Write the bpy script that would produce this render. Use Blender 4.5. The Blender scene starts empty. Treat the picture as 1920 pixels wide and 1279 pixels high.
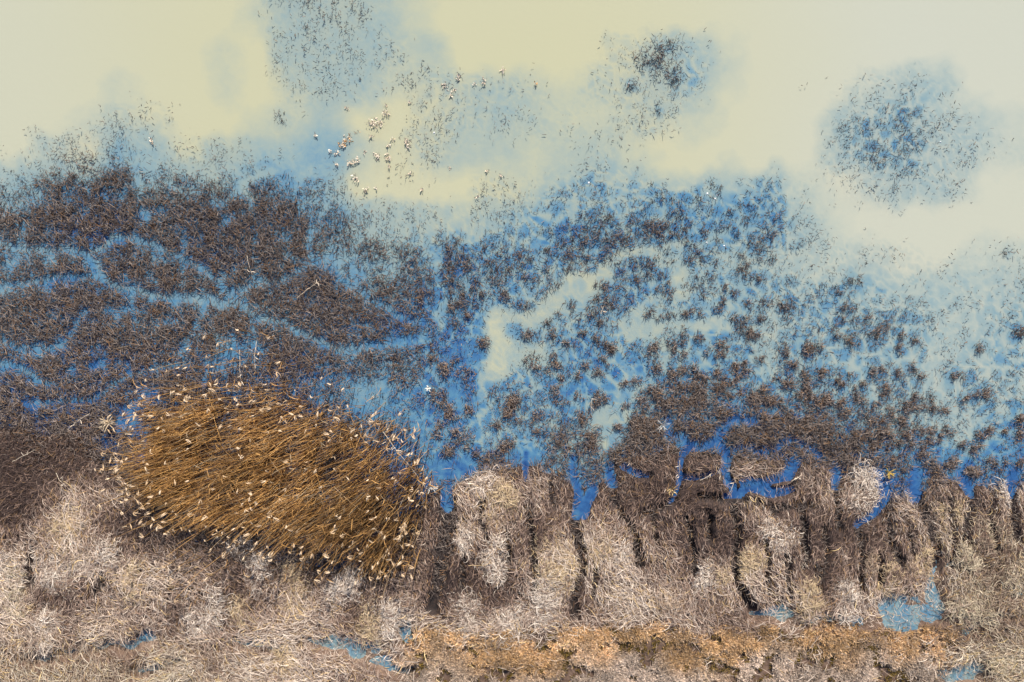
import bpy, math
import numpy as np
R = np.random.default_rng(7)
SC = bpy.context.scene
COL = SC.collection

# ------------------------------------------------------------------ camera, sky, sun, exposure
H = 32.0
cam_d = bpy.data.cameras.new('camera')
cam_d.sensor_width = 36.0
cam_d.lens = 36.0 * H / 48.0
cam_d.clip_end = 6000.0
cam = bpy.data.objects.new('camera', cam_d)
cam.location = (0, 0, H)
COL.objects.link(cam)
SC.camera = cam

SUN_EL, SUN_AZ = math.radians(40), math.radians(12)      # azimuth from +Y (top of the picture), negative = to the left
world = bpy.data.worlds.new('World')
SC.world = world
world.use_nodes = True
wn = world.node_tree.nodes
sky = wn.new('ShaderNodeTexSky')
sky.sky_type = 'NISHITA'
sky.sun_disc = False
sky.sun_elevation = SUN_EL
sky.sun_rotation = SUN_AZ
world.node_tree.links.new(sky.outputs[0], wn['Background'].inputs[0])
wn['Background'].inputs[1].default_value = 0.095
sun_d = bpy.data.lights.new('sun', 'SUN')
sun_d.energy = 4.9
sun_d.angle = math.radians(0.5)
sun_d.color = (1.0, 0.90, 0.77)
sun = bpy.data.objects.new('sun', sun_d)
sun.rotation_euler = (math.pi / 2 - SUN_EL, 0, math.pi - SUN_AZ)
COL.objects.link(sun)
SC.view_settings.view_transform = 'Standard'
SC.view_settings.look = 'None'
SC.view_settings.exposure = 0.5
SC.view_settings.gamma = 1.0

# ------------------------------------------------------------------ helpers
PX = 0.025                                                 # metres of ground per plan unit of the survey lists below
def wx(px): return (np.asarray(px, float) - 960.0) * PX
def wy(py): return (639.5 - np.asarray(py, float)) * PX

def tag(o, label=None, cat=None, group=None, kind=None):
    if label: o['label'] = label
    if cat: o['category'] = cat
    if group: o['group'] = group
    if kind: o['kind'] = kind
    return o

def empty(name, loc):
    o = bpy.data.objects.new(name, None)
    o.empty_display_size = 0.2
    o.location = loc
    COL.objects.link(o)
    return o

def mesh_data(name, V, T, mat, col=None, attrs=None, smooth=False):
    me = bpy.data.meshes.new(name)
    V = np.ascontiguousarray(V, np.float32); T = np.ascontiguousarray(T, np.int32)
    n = T.shape[1]
    me.vertices.add(len(V)); me.vertices.foreach_set('co', V.ravel())
    me.loops.add(T.size); me.loops.foreach_set('vertex_index', T.ravel())
    me.polygons.add(len(T))
    me.polygons.foreach_set('loop_start', np.arange(0, T.size, n, dtype=np.int32))
    if smooth: me.polygons.foreach_set('use_smooth', np.ones(len(T), bool))
    if col is not None:
        a = me.attributes.new('tint', 'FLOAT_COLOR', 'POINT')
        c4 = np.ones((len(V), 4), np.float32); c4[:, :3] = col
        a.data.foreach_set('color', c4.ravel())
    for k, v in (attrs or {}).items():
        a = me.attributes.new(k, 'FLOAT', 'POINT')
        a.data.foreach_set('value', np.ascontiguousarray(v, np.float32).ravel())
    me.update(calc_edges=True)
    me.materials.append(mat)
    return me

def link(name, me, parent=None, loc=(0, 0, 0)):
    o = bpy.data.objects.new(name, me)
    o.location = loc
    COL.objects.link(o)
    if parent is not None: o.parent = parent
    return o

def unit(v): return v / np.maximum(np.linalg.norm(v, axis=-1, keepdims=True), 1e-9)

def spikes(base, d, w, col, bend=None, taper=0.75):
    """three sided tapering stems: 7 points each"""
    N = len(base)
    if bend is None: bend = np.zeros((N, 3))
    ref = np.where(np.abs(unit(d)[:, 2:3]) > 0.9, np.array([[1., 0, 0]]), np.array([[0, 0, 1.]]))
    e1 = unit(np.cross(d, ref)); e2 = unit(np.cross(d, e1))
    w = np.asarray(w)[:, None]
    V = np.empty((N, 7, 3))
    for r, (t, s) in enumerate(((0, 1.0), (0.55, taper))):
        c = base + d * t + bend * (4 * t * (1 - t))
        for k in range(3):
            a = 2.094 * k + 0.5
            V[:, r * 3 + k] = c + 0.5 * w * s * (math.cos(a) * e1 + math.sin(a) * e2)
    V[:, 6] = base + d
    f = []
    for k in range(3):
        j = (k + 1) % 3
        f += [(k, j, 3 + j), (k, 3 + j, 3 + k), (3 + k, 3 + j, 6)]
    T = (np.array(f)[None] + 7 * np.arange(N)[:, None, None]).reshape(-1, 3)
    return V.reshape(-1, 3), T, np.repeat(col, 7, axis=0)

def leaves(base, d, w, col, bend, K=3, roll=0.5):
    """flat tapering blades with K segments"""
    N = len(base)
    up = np.array([[0, 0, 1.]]) + R.normal(0, roll, (N, 3))
    w = np.asarray(w)[:, None]
    V = np.empty((N, 2 * K + 1, 3))
    for i in range(K + 1):
        t = i / K
        c = base + d * t + bend * (4 * t * (1 - t))
        tan = d + bend * (4 - 8 * t)
        sd = unit(np.cross(tan, up))
        prof = 0.5 * (0.75 if i == 0 else (1 - 0.25 * t))
        if i < K:
            V[:, 2 * i] = c - sd * w * prof; V[:, 2 * i + 1] = c + sd * w * prof
        else:
            V[:, 2 * K] = c
    f = []
    for i in range(K - 1):
        a = 2 * i
        f += [(a, a + 1, a + 3), (a, a + 3, a + 2)]
    f.append((2 * K - 2, 2 * K - 1, 2 * K))
    n = 2 * K + 1
    T = (np.array(f)[None] + n * np.arange(N)[:, None, None]).reshape(-1, 3)
    return V.reshape(-1, 3), T, np.repeat(col, n, axis=0)

def merge(parts):
    Vs, Ts, Cs, o = [], [], [], 0
    for V, T, C in parts:
        Vs.append(V); Ts.append(T + o); Cs.append(C); o += len(V)
    return np.concatenate(Vs), np.concatenate(Ts), np.concatenate(Cs)

# ------------------------------------------------------------------ plan survey: digits per 64 x 64 unit cell
SILT_SKY = """
999999987777899999999999999999
999999897778799999877899999999
999899898778887888876899987799
998899988699987788888999766778
979569766579877877899999766778
643455544599999866666658987789
422233333467777655555547899999
444343234556545554556777889988
423334443345456565567666667777
333343444332345665675676666776
332223332344434854365575666776
232222222344435545544455566766
111222222233446556433323446775
111111111122343354322322223343
111111111111232123211121222222
111111111111111111111111111111
111111111111111111111111111111
111111111111111111111114445433
111444444444111111111144445443
111111144444111111111111111333
""".split()  # high digits silt, low digits blue sky reflection painted into the water
COVER = """
000000015552000000000000000000
000000004443000001672000000000
000000003332343213564001234200
001330001000443221430000355520
156423432102310112100000455542
577766666521113344444252234320
788888888654444356665563000000
676778999666666666655554344222
788898888877665566555455554334
888888878877653555554555555444
777777667777643155563555555444
888888777656556554578766555555
999999998765444567877776776555
999999999965677488999988766555
999999999955799864999999876777
999999999999999999999999999999
999999999999999999999999999999
999999999999999999999999999999
999999999999999999999999999999
999999999999999999999999999999
""".split()
PALE = """
111111111111112222222222333333
222111111111223333222234444455
246411111111257443334344734446
357521111123265556632364345566
778653225322233688643655545666
843474247855311256876556687767
888786788768887777666667655556
888777788777777777777777777777
""".split()           # rows from 832 down
PALE = ['1' * 30] * 12 + PALE

STEP = 4.0
GX0, GX1, GY0, GY1 = -260.0, 2180.0, -200.0, 1500.0
gx = np.arange(GX0, GX1 + 1, STEP); gy = np.arange(GY0, GY1 + 1, STEP)
GXX, GYY = np.meshgrid(gx, gy)
NX, NY = len(gx), len(gy)

def lattice(a, fx, fy):
    """bicubic-like (smoothstepped) sampling of a small lattice"""
    a = np.asarray(a, float); h, w = a.shape
    fx = np.clip(fx, 0, w - 1.001); fy = np.clip(fy, 0, h - 1.001)
    ix = fx.astype(int); iy = fy.astype(int)
    tx = fx - ix; ty = fy - iy
    tx = tx * tx * (3 - 2 * tx) * .6 + tx * .4; ty = ty * ty * (3 - 2 * ty) * .6 + ty * .4
    return (a[iy, ix] * (1 - tx) * (1 - ty) + a[iy, ix + 1] * tx * (1 - ty)
            + a[iy + 1, ix] * (1 - tx) * ty + a[iy + 1, ix + 1] * tx * ty)

def noise(scale, seed, octaves=3, x=None, y=None):
    """value noise over the plan, about -1..1"""
    x = GXX if x is None else x; y = GYY if y is None else y
    out = 0; amp = 1; tot = 0
    for o in range(octaves):
        s = scale / 2 ** o
        r = np.random.default_rng(seed * 31 + o)
        n = (int((GX1 - GX0) / s) + 4, int((GY1 - GY0) / s) + 4)
        a = r.uniform(-1, 1, (n[1], n[0]))
        out = out + amp * lattice(a, (x - GX0) / s + 1, (y - GY0) / s + 1)
        tot += amp; amp *= 0.6
    return out / tot * 1.5

WARPX = noise(60, 1, 3) * 22; WARPY = noise(60, 2, 3) * 22
def grid_field(rows, warp=1.0):
    a = np.array([[int(c) for c in r] for r in rows], float)
    return lattice(a, (GXX + warp * WARPX - 32) / 64, (GYY + warp * WARPY - 32) / 64)

def poly_dist(pts, warp=0.25):
    """distance of every plan cell to a polyline"""
    x = GXX + warp * WARPX; y = GYY + warp * WARPY
    best = np.full(GXX.shape, 1e9)
    for (x0, y0), (x1, y1) in zip(pts[:-1], pts[1:]):
        dx, dy = x1 - x0, y1 - y0
        t = np.clip(((x - x0) * dx + (y - y0) * dy) / (dx * dx + dy * dy + 1e-9), 0, 1)
        best = np.minimum(best, np.hypot(x - x0 - t * dx, y - y0 - t * dy))
    return best

def inside(poly, x, y):
    r = np.zeros(np.shape(x), bool); n = len(poly)
    for i in range(n):
        x0, y0 = poly[i]; x1, y1 = poly[(i + 1) % n]
        c = ((y0 > y) != (y1 > y)) & (x < (x1 - x0) * (y - y0) / (y1 - y0 + 1e-12) + x0)
        r ^= c
    return r

def sstep(a, b, x):
    t = np.clip((x - a) / (b - a), 0, 1); return t * t * (3 - 2 * t)

def worley(scale, seed, warp=0.6):
    """cell pattern: border distance and a random number per cell"""
    r = np.random.default_rng(seed)
    w, h = int((GX1 - GX0) / scale) + 6, int((GY1 - GY0) / scale) + 6
    jx, jy, cr = r.uniform(0, 1, (h, w)), r.uniform(0, 1, (h, w)), r.uniform(0, 1, (h, w))
    u = (GXX + warp * WARPX - GX0) / scale + 2; v = (GYY + warp * WARPY - GY0) / scale + 2
    iu, iv = u.astype(int), v.astype(int)
    f1 = np.full(GXX.shape, 9.); f2 = f1.copy(); cid = np.zeros(GXX.shape)
    for dy in (-1, 0, 1):
        for dx in (-1, 0, 1):
            a, b_ = np.clip(iv + dy, 0, h - 1), np.clip(iu + dx, 0, w - 1)
            q = np.hypot(b_ + jx[a, b_] - u, a + jy[a, b_] - v)
            c1 = q < f1
            f2 = np.where(c1, f1, np.minimum(f2, q)); cid = np.where(c1, cr[a, b_], cid); f1 = np.where(c1, q, f1)
    return f2 - f1, cid

S = grid_field(SILT_SKY); C = grid_field(COVER); P = grid_field(PALE, 0.6)

# pale and blue channels through the flooded marsh: points, half width, silt and painted sky-blue value
CHANNELS = [
 ([(-60,440),(0,455),(30,468),(80,466),(130,462),(155,467),(175,485),(190,510),(210,530),(250,545),(290,553),(340,560),(400,565),(450,575),(480,598),(530,605),(580,630),(640,655),(690,648)], 8, 5.2),
 ([(215,440),(260,447),(320,470),(360,492),(395,515),(415,535),(440,555)], 7, 4.8),
 ([(215,440),(205,455),(175,470)], 7, 5.5),
 ([(440,552),(480,538),(500,525),(560,512),(590,495),(580,460),(590,430)], 6, 4.6),
 ([(-60,540),(0,535),(60,530),(110,525),(170,520),(200,525)], 6, 4.4),
 ([(395,565),(375,590),(365,615),(355,650),(330,670)], 6, 4.2),
 ([(-60,630),(0,640),(50,648),(100,655),(130,640),(150,600),(170,580)], 5, 4.2),
 ([(-40,672),(0,680),(40,690),(75,715),(110,725)], 6, 4.4),
 ([(60,755),(120,752),(165,750),(190,740),(215,720),(245,700),(300,690),(360,680)], 5, 3.9),
 ([(250,550),(248,580),(255,600),(330,602)], 5, 4.0),
 ([(800,430),(815,480),(820,530),(822,580),(830,610)], 4.5, 5.4),
 ([(600,500),(660,530),(700,560),(730,580),(745,600),(800,605)], 6, 4.2),
 ([(800,620),(803,700),(805,760),(818,810),(830,850),(842,880)], 4.5, 4.0),
 ([(690,650),(760,640),(800,630)], 8, 4.2),
 ([(700,780),(800,720)], 4, 3.0),
 ([(890,840),(905,800),(900,760),(925,700),(940,660),(945,620),(940,570)], 9, 5.6),
 ([(935,590),(942,640),(925,690)], 15, 8.3),
 ([(1165,610),(1160,680),(1155,740),(1148,790),(1138,825)], 10, 6.2),
 ([(1270,450),(1190,455),(1130,500),(1080,540),(1020,580),(950,600)], 12, 7.8),
 ([(1240,470),(1275,520),(1290,560)], 9, 7.8),
 ([(1160,600),(1220,612),(1300,603),(1370,610)], 7, 7.2),
 ([(500,330),(475,345),(470,370)], 7, 6),
]
# blue water threads between the sodden mats at the bank
THREADS = [
 ([(1250,790),(1260,815),(1275,820),(1290,840),(1310,838),(1340,825),(1345,805),(1370,790),(1420,785)], 6, 3.2),
 ([(1345,825),(1360,860),(1365,900),(1375,905),(1385,930)], 6, 3.0),
 ([(1290,840),(1278,870),(1275,900),(1266,930)], 4, 2.2),
 ([(1280,897),(1320,894),(1350,883)], 3, 2.0),
 ([(1360,850),(1390,830),(1420,845),(1455,842),(1465,830),(1500,825),(1540,850)], 4, 2.6),
 ([(1365,930),(1390,932),(1410,915),(1430,920),(1450,932),(1480,922)], 6, 2.6),
 ([(1400,905),(1430,910),(1470,895),(1490,870)], 7, 2.8),
 ([(1175,875),(1215,895)], 3, 2.2),
 ([(1148,870),(1152,910)], 5, 2.8),
 ([(846,870),(844,920),(842,950)], 6, 3.4),
 ([(800,905),(820,880),(850,880),(885,865)], 14, 3.8),
 ([(985,850),(988,900)], 3, 2.2),
 ([(1075,860),(1082,930),(1072,975)], 6, 3.0),
 ([(1115,915),(1098,955),(1085,975)], 6, 2.6),
 ([(1565,870),(1563,905)], 5, 3.0),
 ([(1650,880),(1650,930),(1625,965),(1605,980)], 6, 2.6),
 ([(1715,890),(1712,930)], 8, 3.2),
 ([(1805,880),(1812,925)], 6, 2.8),
 ([(1895,890),(1890,925)], 6, 2.8),
 ([(797,905),(778,945)], 5, 2.4),
 ([(1262,940),(1252,945)], 4, 2.4),
]
# dark peaty ditches cut into the bank: points, half width
DITCHES = [
 ([(843,940),(840,985),(828,1050),(822,1100),(815,1135)], 10),
 ([(993,950),(992,990),(995,1030),(1000,1075),(1003,1100)], 4),
 ([(1072,970),(1085,1030),(1092,1070),(1080,1110),(1076,1150)], 6),
 ([(1148,930),(1165,970),(1182,1002)], 5),
 ([(1186,1015),(1196,1050)], 5),
 ([(1375,935),(1376,960),(1375,1000),(1374,1045),(1378,1075),(1390,1110),(1405,1135)], 6),
 ([(1432,1005),(1436,1050),(1438,1110)], 3),
 ([(1563,890),(1563,940),(1568,990)], 5),
 ([(1655,920),(1662,970),(1668,1010),(1682,1055)], 6),
 ([(1715,925),(1735,970),(1745,1010),(1745,1060)], 6),
 ([(1812,920),(1808,970),(1800,1015)], 6),
 ([(1890,920),(1895,970),(1900,1010)], 6),
 ([(1260,940),(1235,957),(1200,962)], 4),
 ([(780,945),(765,970),(752,1005)], 5),
 ([(715,1055),(690,1090)], 4),
 ([(72,1035),(68,1090)], 6),
 ([(203,1075),(190,1108)], 5),
 ([(1530,1060),(1532,1100)], 4),
 ([(1310,930),(1370,935),(1440,950)], 5),
 ([(1450,960),(1520,940)], 4),
 ([(905,935),(900,975),(908,1010)], 3), ([(945,990),(950,1040),(940,1085)], 3), ([(1290,975),(1296,1030),(1290,1075)], 3.5), ([(1225,960),(1228,1010)], 3), ([(1500,950),(1508,1000),(1500,1060)], 4), ([(1540,985),(1545,1045),(1536,1090)], 4),
 ([(1605,985),(1612,1045),(1602,1105)], 4), ([(1640,1040),(1642,1090)], 3.5), ([(1700,985),(1706,1040)], 3.5), ([(1772,935),(1780,990),(1776,1045)], 4), ([(1852,930),(1850,985),(1858,1030)], 4), ([(1470,1040),(1474,1110)], 3), ([(1120,1060),(1116,1120)], 3), ([(870,1040),(866,1100)], 3), ([(1030,900),(1036,950)], 3), ([(1330,960),(1326,1010)], 3),
]
PUDDLES = [(620,1203,75,14),(480,1206,80,11),(240,1195,75,12),(110,1215,50,9),(765,1185,20,26),(690,1225,50,22),
 (740,1250,30,16),(1450,1150,50,14),(1595,1165,26,9),(1530,1158,30,9),(1690,1148,70,34),(1745,1105,30,50),(1580,1165,60,16),(1740,1062,8,18),(1790,1060,18,9),
 (1820,1185,40,9),(1900,1110,26,14),(1890,1160,30,9),(1800,1250,40,20),(300,1240,40,12),(60,1235,36,9)]

chan = np.zeros(GXX.shape)
for pts, hw, v in CHANNELS:
    crisp = v < 5.9 and pts[0][0] < 800
    d = poly_dist(pts, 0.34 if crisp else (0.45 if hw < 9 and v < 6 else 1.3))
    if crisp: m = 1 - sstep(hw * 0.35, hw * 0.95 + 1.5, d)
    else: m = 1 - sstep(hw * 0.3, hw * (1.7 if v < 6 else 2.3) + 3, d)
    if crisp: S = S * (1 - m) + v * 0.9 * m
    else: S = S * (1 - m) + np.maximum(S, v) * m
    chan = np.maximum(chan, 1 - sstep(hw * 0.6, hw * 1.15 + 2.5, d) if crisp else m)
thread = np.zeros(GXX.shape); threadw = np.zeros(GXX.shape)
for pts, hw, v in THREADS:
    d = poly_dist(pts, 0.45)
    m = 1 - sstep(hw * 0.8, hw * 1.6 + 3, d)
    threadw = np.maximum(threadw, 1 - sstep(hw * 1.1, hw * 1.9 + 5, d))
    S = S * (1 - m) + (v - 0.7) * m
    thread = np.maximum(thread, m)
ditch = np.zeros(GXX.shape); bare = np.zeros(GXX.shape)
for pts, hw in DITCHES:
    hw = hw * 0.95
    dd_ = poly_dist(pts, 0.35)
    ditch = np.maximum(ditch, 1 - sstep(hw * 0.9, hw * 1.9 + 3, dd_))
    bare = np.maximum(bare, 1 - sstep(hw * 1.1, hw * 1.6 + 4, dd_))
puddle = np.zeros(GXX.shape)
for x, y, a, b in PUDDLES:
    puddle = np.maximum(puddle, 1 - sstep(0.5, 1.7, np.hypot((GXX + 1.4 * WARPX - x) / a, (GYY + WARPY - y) / b)))

# shoreline of the bank
SHORE = [(-300,790),(0,800),(150,800),(220,880),(330,990),(480,1040),(650,1060),(730,1000),(790,935),(850,905),(905,872),(960,862),(1010,860),(1070,890),(1130,885),(1155,850),(1250,835),(1400,850),(1520,850),(1580,868),(1660,905),(1720,915),(1780,885),(1850,895),(1920,905),(2200,900),(2200,1600),(-300,1600)]
land_in = inside(SHORE, GXX + 0.5 * WARPX, GYY + 0.5 * WARPY)
sd = poly_dist(SHORE[:-2], 0.5) * np.where(land_in, 1, -1)
LAND = sstep(-25, 35, sd)

# ------------------------------------------------------------------ sedge clumps standing in the water: x, y, radius
CLUMPS = [tuple(map(int, c.split(','))) for c in """
1219,582,12 1239,596,10 1256,592,12 1292,584,14 1314,589,8 1343,581,10 1360,566,10 1399,567,10 1431,569,12 1474,577,14 1384,599,16 1429,599,9
1388,622,18 1423,626,7 1223,650,13 1268,643,16 1283,626,10 1307,635,12 1356,646,14 1348,661,12 1324,658,9 1283,663,8 1467,654,12 1512,654,20
1425,673,10 1399,678,9 1485,684,14 1228,690,14 1264,701,14 1294,697,18 1318,708,16 1294,725,16 1345,699,11 1369,686,12 1367,718,12 1380,706,10
1350,721,10 1399,699,9 1476,710,15 1508,699,11 1536,697,13 1517,720,15 1506,740,16 1536,748,20 1553,748,12 1425,733,14 1412,755,18 1433,748,12
1457,753,16 1211,729,11 1236,735,17 1266,731,9 1320,742,18 1367,740,10 1254,766,20 1204,753,14 1290,757,16 1309,772,12 1331,774,9 1361,770,18
1395,776,9 1425,780,13 1480,776,11 1508,780,13 1215,791,16 1542,780,9
1584,709,12 1575,720,8 1614,722,10 1635,703,12 1650,692,8 1682,701,10 1727,711,10 1708,690,9 1661,731,13 1609,746,15 1577,752,12 1643,758,9
1667,767,7 1582,776,13 1613,774,6 1720,741,11 1736,756,11 1706,765,14 1765,769,14 1693,788,13 1641,788,13 1654,808,15 1669,780,6 1607,810,12
1628,812,8 1736,810,14 1735,825,14 1699,820,12 1761,820,10 1776,805,12 1686,831,7 1710,835,7 1590,835,11 1613,836,10 1644,842,13 1635,827,7
1841,735,14 1806,746,8 1795,707,12 1841,810,14 1830,836,13 1804,836,10 1907,786,14 1907,814,12 1886,808,8 1731,850,10 1744,864,11 1674,865,9
1697,880,7 1780,866,18 1862,864,14 1828,883,20 1748,887,22 1915,868,10 1592,863,16 1622,866,10
1590,576,10 1609,525,9 1596,527,7 1571,626,12 1592,641,12 1641,624,14 1658,609,9 1688,632,10 1721,641,11 1581,600,8 1605,596,7 1626,594,8
1682,653,10 1573,548,9 1883,474,8 1911,624,14 1838,653,12
1228,356,10 1252,372,10 1230,380,12 1305,374,12 1346,350,12 1341,382,12 1367,395,14 1389,382,8 1410,399,11 1399,414,12 1273,402,10 1206,412,14
1237,425,15 1288,425,12 1211,440,13 1262,438,14 1284,442,7 1322,433,12 1343,451,10 1348,433,10 1369,425,10 1373,440,8 1236,449,7 1254,472,11
1290,463,14 1307,478,11 1258,494,12 1290,489,10 1215,493,14 1224,510,14 1388,474,11 1339,491,8 1395,504,18 1403,519,11 1296,534,13 1296,519,9
1251,540,13 1234,538,10 1358,538,8 1380,551,11 1423,523,10 1318,553,8 1448,487,12 1335,519,8
835,456,16 858,448,10 844,469,10 846,502,20 860,533,16 856,554,16 850,588,20 869,588,12 919,504,18 929,527,10 912,465,8 967,479,13 956,504,11
987,490,9 906,552,11 948,550,12 944,565,9 892,533,7 1027,437,14 1083,417,12 1102,427,11 1085,446,14 1100,454,8 1021,469,12 1050,458,9 1065,479,8
1102,483,8 1067,502,9 1050,533,10 1146,412,16 1121,437,8 1152,494,9 1121,556,13 1135,537,10 1146,569,12 1125,608,10 1110,590,9 1071,567,14
1046,587,10 983,575,9 1021,604,12 987,627,14 1033,625,12 1094,625,10 1121,640,12 1142,648,14 1062,642,11 1194,533,12 902,642,16
817,666,13 829,697,18 871,699,14 850,674,9 994,676,16 1004,687,10 1046,676,16 1025,693,8 1098,687,9 1123,695,12 1144,655,13 1131,670,10
1050,710,9 1040,732,12 1083,703,9 823,747,18 956,747,22 954,770,16 973,787,9 848,774,18 877,766,12 840,814,20 877,824,18 842,843,10 929,795,10
1006,780,9 1058,753,9 1131,741,16 1121,757,12 1090,787,14 1104,826,15 950,826,18 1006,807,8 1083,741,9 1175,720,10 1194,712,10 1171,757,9
1190,790,16 1158,799,12
530,222,14 1600,580,7 1236,210,9 1180,160,12 1215,120,14 1255,85,14 1270,150,14
""".split()]

halo = np.zeros(GXX.shape)
for x, y, r in CLUMPS:
    i0 = max(int((x - 70 - GX0) / STEP), 0); i1 = min(int((x + 70 - GX0) / STEP), NX)
    j0 = max(int((y - 70 - GY0) / STEP), 0); j1 = min(int((y + 70 - GY0) / STEP), NY)
    sx = GXX[j0:j1, i0:i1] + 0.5 * WARPX[j0:j1, i0:i1]; sy = GYY[j0:j1, i0:i1] + 0.5 * WARPY[j0:j1, i0:i1]
    h = np.exp(-((sx - x) ** 2 + (sy - y) ** 2) / (0.95 * r + 4) ** 2)
    halo[j0:j1, i0:i1] = np.maximum(halo[j0:j1, i0:i1], h)
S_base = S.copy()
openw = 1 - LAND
# silt lifted between clumps; at them clear water's sky-reflection blue is painted in
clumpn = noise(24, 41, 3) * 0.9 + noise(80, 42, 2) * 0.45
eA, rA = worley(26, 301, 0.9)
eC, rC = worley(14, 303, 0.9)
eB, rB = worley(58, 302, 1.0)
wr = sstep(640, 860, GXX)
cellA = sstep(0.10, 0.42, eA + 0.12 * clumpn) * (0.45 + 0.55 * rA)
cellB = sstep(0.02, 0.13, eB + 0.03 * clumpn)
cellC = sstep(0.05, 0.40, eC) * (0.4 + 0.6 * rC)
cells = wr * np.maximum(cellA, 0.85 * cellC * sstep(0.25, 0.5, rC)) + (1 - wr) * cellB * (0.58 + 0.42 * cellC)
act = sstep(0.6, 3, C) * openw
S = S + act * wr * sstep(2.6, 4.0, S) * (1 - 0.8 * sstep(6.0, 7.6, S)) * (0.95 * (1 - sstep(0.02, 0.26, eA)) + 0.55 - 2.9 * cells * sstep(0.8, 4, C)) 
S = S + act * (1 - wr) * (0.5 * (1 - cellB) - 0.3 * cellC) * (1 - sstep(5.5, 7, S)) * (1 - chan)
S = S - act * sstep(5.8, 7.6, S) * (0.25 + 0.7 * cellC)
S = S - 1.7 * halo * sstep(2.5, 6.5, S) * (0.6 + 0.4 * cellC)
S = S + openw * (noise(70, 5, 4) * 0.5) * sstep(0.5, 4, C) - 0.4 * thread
S = np.where((puddle > 0.05) & (LAND > 0.5), 5.0 + 0.9 * noise(20, 9, 2), S)  # puddles: grey-blue sheen painted in as a set water tone
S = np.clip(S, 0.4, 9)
silt_sky_tone = S / 9.0

# terrain
Z = -0.45 + 0.0 * GXX
mound = noise(55, 11, 3) * 0.13 + noise(160, 12, 2) * 0.10
bank = 0.10 + 0.28 * sstep(0, 140, sd) + mound
Z = Z * (1 - LAND) + bank * LAND
marshrise = sstep(7.2, 9, C) * (1 - LAND) * 0.30                       # peat just under the surface of the thick mats
Z = Z + marshrise
Z = Z - thread * 0.5 * np.clip(LAND * 1.5, 0, 1)
Z = np.where(ditch > 0, Z * (1 - ditch) + np.minimum(Z, -0.02) * ditch + 0.05 * ditch, Z)
Z = Z * (1 - puddle * LAND) + (-0.045 + 0.055 * noise(18, 21, 3)) * puddle * LAND

def samp(F, px, py):
    fx = np.clip((px - GX0) / STEP, 0, NX - 1.001); fy = np.clip((py - GY0) / STEP, 0, NY - 1.001)
    ix = fx.astype(int); iy = fy.astype(int); tx = fx - ix; ty = fy - iy
    return (F[iy, ix] * (1 - tx) * (1 - ty) + F[iy, ix + 1] * tx * (1 - ty) + F[iy + 1, ix] * (1 - tx) * ty + F[iy + 1, ix + 1] * tx * ty)

# ------------------------------------------------------------------ materials
def new_mat(name):
    m = bpy.data.materials.new(name); m.use_nodes = True
    nt = m.node_tree
    return m, nt, nt.nodes['Principled BSDF']

def plant_mat(name, rough=0.75, spec=0.25, vary=0.25):
    m, nt, b = new_mat(name)
    at = nt.nodes.new('ShaderNodeAttribute'); at.attribute_name = 'tint'
    geo = nt.nodes.new('ShaderNodeNewGeometry')
    no = nt.nodes.new('ShaderNodeTexNoise'); no.inputs['Scale'].default_value = 9.0; no.inputs['Detail'].default_value = 3
    nt.links.new(geo.outputs['Position'], no.inputs['Vector'])
    mr = nt.nodes.new('ShaderNodeMapRange')
    mr.inputs['From Min'].default_value = 0.3; mr.inputs['From Max'].default_value = 0.7
    mr.inputs['To Min'].default_value = 1 - vary; mr.inputs['To Max'].default_value = 1 + vary
    nt.links.new(no.outputs['Fac'], mr.inputs['Value'])
    mx = nt.nodes.new('ShaderNodeVectorMath'); mx.operation = 'SCALE'
    nt.links.new(at.outputs['Color'], mx.inputs[0]); nt.links.new(mr.outputs[0], mx.inputs['Scale'])
    nt.links.new(mx.outputs[0], b.inputs['Base Color'])
    b.inputs['Roughness'].default_value = rough
    b.inputs['Specular IOR Level'].default_value = spec
    return m

M_stub = plant_mat('wet_dead_stems', 0.7, 0.3)
M_grass = plant_mat('dry_grass', 0.75, 0.25)
M_reed = plant_mat('reed_straw', 0.6, 0.35)
M_plume = plant_mat('reed_plume_fluff', 0.9, 0.1, 0.12)
M_heath = plant_mat('dry_heath', 0.85, 0.15)

def ramp(nt, stops):
    r = nt.nodes.new('ShaderNodeValToRGB')
    el = r.color_ramp.elements
    while len(el) < len(stops): el.new(0.5)
    for e, (p, c) in zip(el, stops):
        e.position = p; e.color = (*c, 1)
    return r

# turbid water: silt sets beige and see-through; blue sky reflection is painted in
M_water, nt, b = new_mat('silty_water_painted_sky')
at = nt.nodes.new('ShaderNodeAttribute'); at.attribute_name = 'silt_sky_tone'
aw = nt.nodes.new('ShaderNodeAttribute'); aw.attribute_name = 'warm'
geo = nt.nodes.new('ShaderNodeNewGeometry')
n1 = nt.nodes.new('ShaderNodeTexNoise'); n1.inputs['Scale'].default_value = 2.2; n1.inputs['Detail'].default_value = 6; n1.inputs['Roughness'].default_value = 0.62; n1.inputs['Distortion'].default_value = 0.6
nt.links.new(geo.outputs['Position'], n1.inputs['Vector'])
def math_node(op, a=None, b_=None, c=None):
    n = nt.nodes.new('ShaderNodeMath'); n.operation = op
    for i, v in enumerate((a, b_, c)):
        if v is None: continue
        if isinstance(v, (int, float)): n.inputs[i].default_value = v
        else: nt.links.new(v, n.inputs[i])
    return n.outputs[0]
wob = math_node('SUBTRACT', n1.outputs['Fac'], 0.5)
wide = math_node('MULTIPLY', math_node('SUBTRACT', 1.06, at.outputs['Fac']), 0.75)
sv = math_node('ADD', at.outputs['Fac'], math_node('MULTIPLY', wob, wide))
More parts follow.
